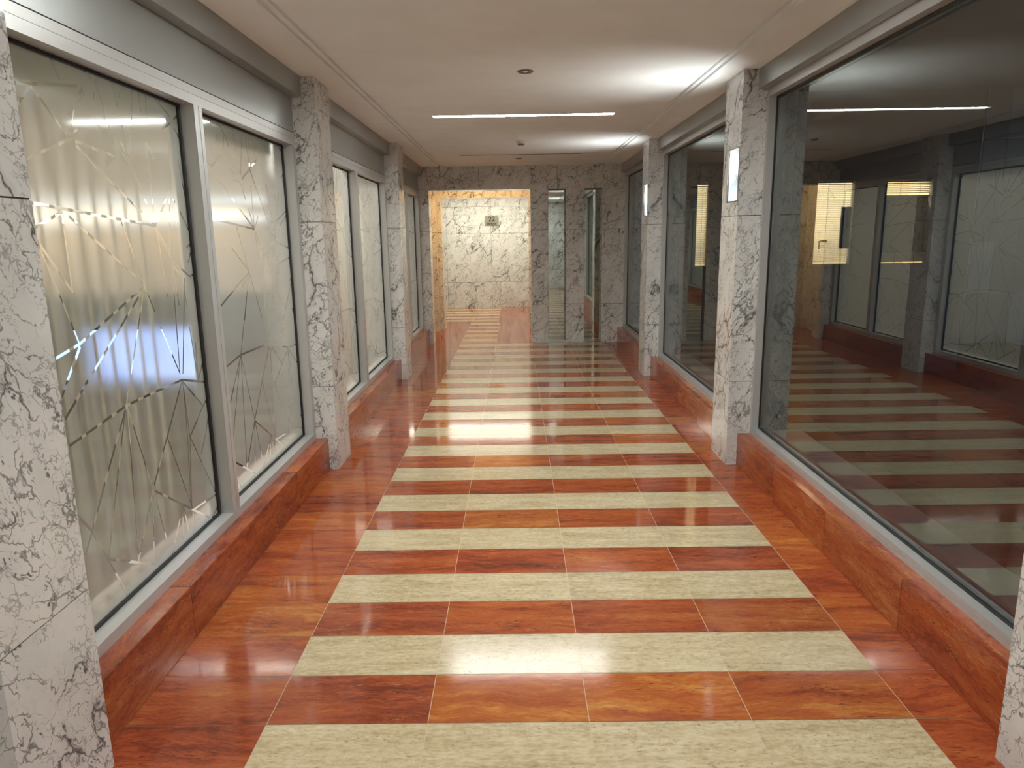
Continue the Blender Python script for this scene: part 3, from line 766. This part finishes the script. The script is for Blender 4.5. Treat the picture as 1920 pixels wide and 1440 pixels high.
boxes('desk_front', [(-5.4, -2.35, 5.0, 5.04, 0, .70)], M['desk'], e); boxes('desk_top', [(-5.45, -2.3, 4.96, 5.56, .70, .74)], M['desk'], e)
for xq in (-2.39, -5.4): boxes('side_panel', [(xq, xq + .04, 5.04, 5.55, 0, .70)], M['desk'], e)
t = NT('screen_glow'); em = t.n('ShaderNodeEmission'); em.inputs[1].default_value = 1.6
t.l(t.ramp(t.noise(t.pos(), 2.0, 2.0), [(0.3, (0.28, 0.42, 0.95)), (0.7, (0.62, 0.75, 1.0))]), em.inputs[0]); t.l(em.outputs[0], t.out.inputs[0]); M['screen'] = t.m
e = empty('desk_screen', (-3.25, 5.2, .74), label='pale blue glowing screen blurred behind the nearest frosted window', cat='screen')
boxes('screen_bezel', [(-3.72, -2.78, 5.17, 5.20, .76, 1.15)], M['black'], e); boxes('display', [(-3.71, -2.79, 5.160, 5.169, .77, 1.14)], M['screen'], e)
boxes('stand', [(-3.32, -3.18, 5.2, 5.24, .752, .95), (-3.42, -3.08, 5.12, 5.32, .740, .752)], M['black'], e)
# vertical louvre blind drawn to one side behind the first pane
e = empty('vertical_blind', (-2.06, 2.6, 2.40), label='cream vertical louvre blind gathered behind the nearest frosted pane', cat='blind')
boxes('headrail', [(-2.11, -2.03, 2.2, 5.3, 2.36, 2.54)], M['blind'], e)
for i in range(11):
    y = 2.26 + i * .118
    bm = bmesh.new()
    c, s_ = math.cos(math.radians(132)), math.sin(math.radians(132)); hw = .050
    pts = [(-hw, -.004), (0, .004), (hw, -.004)]
    for (a, b) in zip(pts, pts[1:]):
        def P(q, z): return (-2.06 + q[0] * c - q[1] * s_, y + q[0] * s_ + q[1] * c, z)
        quad(bm, [P(a, .36), P(b, .36), P(b, 2.358), P(a, 2.358)])
    bmesh.ops.remove_doubles(bm, verts=bm.verts, dist=1e-5)
    obj('louvre', bm, M['blind'], e)
bm = bmesh.new()
for i in range(10):
    y = 2.26 + i * .118
    for q in range(8):
        t_ = q / 7; yy = y + t_ * .118; zz = .372 - .03 * math.sin(math.pi * t_)
        bmesh.ops.create_cube(bm, size=.005, matrix=Matrix.Translation((-2.03, yy, zz)))
obj('bottom_chain', bm, M['housing'], e)

# ------------------------------------------------------------------ dark office behind the right windows
ZO = 3.4
o = boxes('wall_office', [(7.6, 7.7, 1.2, 9.2, 0, ZO), (1.75, 7.6, 1.1, 1.2, 0, ZO)], M['darkwall']); tag(o, 'dark office walls behind the right windows', 'wall', kind='structure')
o = boxes('floor_office', [(1.75, 7.6, 1.2, 12.2, -.1, 0)], simple('dark_carpet', (.05, .045, .045), .9)); tag(o, 'dark office floor behind the right windows', 'floor', kind='structure')
o = boxes('ceiling_office', [(1.75, 7.6, 1.2, 12.2, ZO, ZO + .1)], M['darkwall']); tag(o, 'dark office ceiling behind the right windows', 'ceiling', kind='structure')
for k, (ya, yb) in enumerate(BAYS):
    o = boxes('trim_%d' % (30 + k), [(1.66, 1.93, ya, yb, .10, .272)], M['sill']); tag(o, 'beige sill inside the %s dark window' % ORD[k], 'sill', kind='structure')
# partition with three lit openings
OP = [(1.98, 2.12), (3.44, 3.89), (4.284, 4.84)]; OZ0, OZ1 = 1.362, 2.380; YP = 9.0
W_ = []; xp = 1.75
for (a, b) in OP:
    W_.append((xp, a, YP, YP + .08, 0, ZO)); W_ += [(a, b, YP, YP + .08, 0, OZ0), (a, b, YP, YP + .08, OZ1, ZO)]; xp = b
W_.append((xp, 5.37, YP, YP + .08, 0, ZO))
o = boxes('wall_office_partition', W_, M['darkwall']); tag(o, 'dark office partition with lit window openings seen through the right glass', 'wall', kind='structure')
pc = [simple('panel_a', (.16, .17, .19), .5), simple('panel_b', (.24, .26, .30), .5)]
W_ = []
for i in range(8):
    for q in range(6):
        W_.append((5.38 + i * .28 + .004, 5.38 + (i + 1) * .28 - .004, YP - .02, YP, .98 + q * .62 - .62 + .004, .98 + (q + 1) * .62 - .62 - .004, 1 if (i * 5 + q * 3) % 7 == 3 else 0))
o = boxes('wall_office_panels', W_ , pc); tag(o, 'dim bluish wall of rectangular panels at upper right behind the glass', 'wall', kind='structure')
boxes_l = boxes('wall_lit_room', [(1.75, 5.4, 10.5, 10.6, 0, ZO), (1.75, 1.8, 9.08, 10.5, 0, ZO), (5.35, 5.4, 9.08, 10.5, 0, ZO)], simple('cream_room_paint', (.8, .70, .50), .8))
tag(boxes_l, 'cream wall of the lit room behind the blinds', 'wall', kind='structure')
ceiling_lamp('back_room_lamp', 'warm lamp in the room behind the blinds', 2.0, 5.0, 9.75, 9.95, ZO - .005, (1.0, .86, .60), 55.0)
ceiling_lamp('back_office_lamp', 'dim cool lamp in the dark office behind the right glass', 5.8, 6.6, 5.6, 6.2, ZO - .005, (.66, .80, 1.0), 14.0)  # lamp added to lift the inner sill and wall panels
def venetian(a, b, z0, z1, label, pitch=.022):
    e = empty('venetian_blind', ((a + b) / 2, YP, z1), label=label, cat='blind', group='venetian blinds behind the right glass')
    n = int((z1 - z0 - .03) / pitch)
    for i in range(n):
        z = z1 - .025 - i * pitch
        bm = bmesh.new(); th = math.radians(38); hw = .0125
        dy, dz = hw * math.cos(th), hw * math.sin(th)
        quad(bm, [(a + .004, YP + .04 - dy, z - dz), (b - .004, YP + .04 - dy, z - dz), (b - .004, YP + .04 + dy, z + dz), (a + .004, YP + .04 + dy, z + dz)])
        obj('slat', bm, M['slat'], e)
    boxes('headrail', [(a + .002, b - .002, YP + .02, YP + .06, z1 - .018, z1)], M['slat'], e)
    boxes('bottom_rail', [(a + .004, b - .004, YP + .028, YP + .052, z0, z0 + .014)], M['slat'], e)
    cs = [a + (b - a) * f for f in ((.32, .75) if b - a > .2 else (.5,))]
    for x in cs: boxes('cord', [(x - .0015, x + .0015, YP + .022, YP + .025, z0, z1 - .018)], M['black'], e)
    return e
venetian(*OP[0], OZ0, OZ1, 'narrow lit strip of venetian blind behind the middle right window')
venetian(*OP[1], OZ0, OZ1, 'fully lowered lit venetian blind behind the largest right window')
venetian(OP[2][0], OP[2][1], 2.18, OZ1, 'short raised lit venetian blind behind the largest right window')
venetian(OP[2][0] + .0, OP[2][1], OZ0, 1.50, 'lowest bundle of slats in the half open opening behind the glass', .016)
o = boxes('pinboard', [(3.745, 3.865, YP - .02, YP - .002, 1.565, 2.06)], simple('grey_blue_board', (.10, .10, .15), .6)); tag(o, 'narrow grey-blue board standing before the lit blind', 'board')
o = boxes('dark_screen_wall', [(4.1, 5.1, YP + .12, YP + .15, 1.44, 2.20)], simple('dark_board', (.05, .05, .05), .6)); tag(o, 'dark board behind the half open blind', 'board')
e = empty('paper_tray', (3.53, YP - .06, 1.56), label='small stack of trays with a yellow top before the lit blind', cat='tray')
for i in range(3): boxes('tray', [(3.49, 3.575, YP - .09, YP - .02, 1.575 + i * .022, 1.583 + i * .022)], M['housing'], e)
boxes('yellow_pad', [(3.505, 3.565, YP - .085, YP - .03, 1.641, 1.672)], simple('yellow_paper', (.75, .52, .04), .6), e)
boxes('bracket', [(3.495, 3.505, YP - .02, YP - .002, 1.56, 1.66)], M['black'], e)
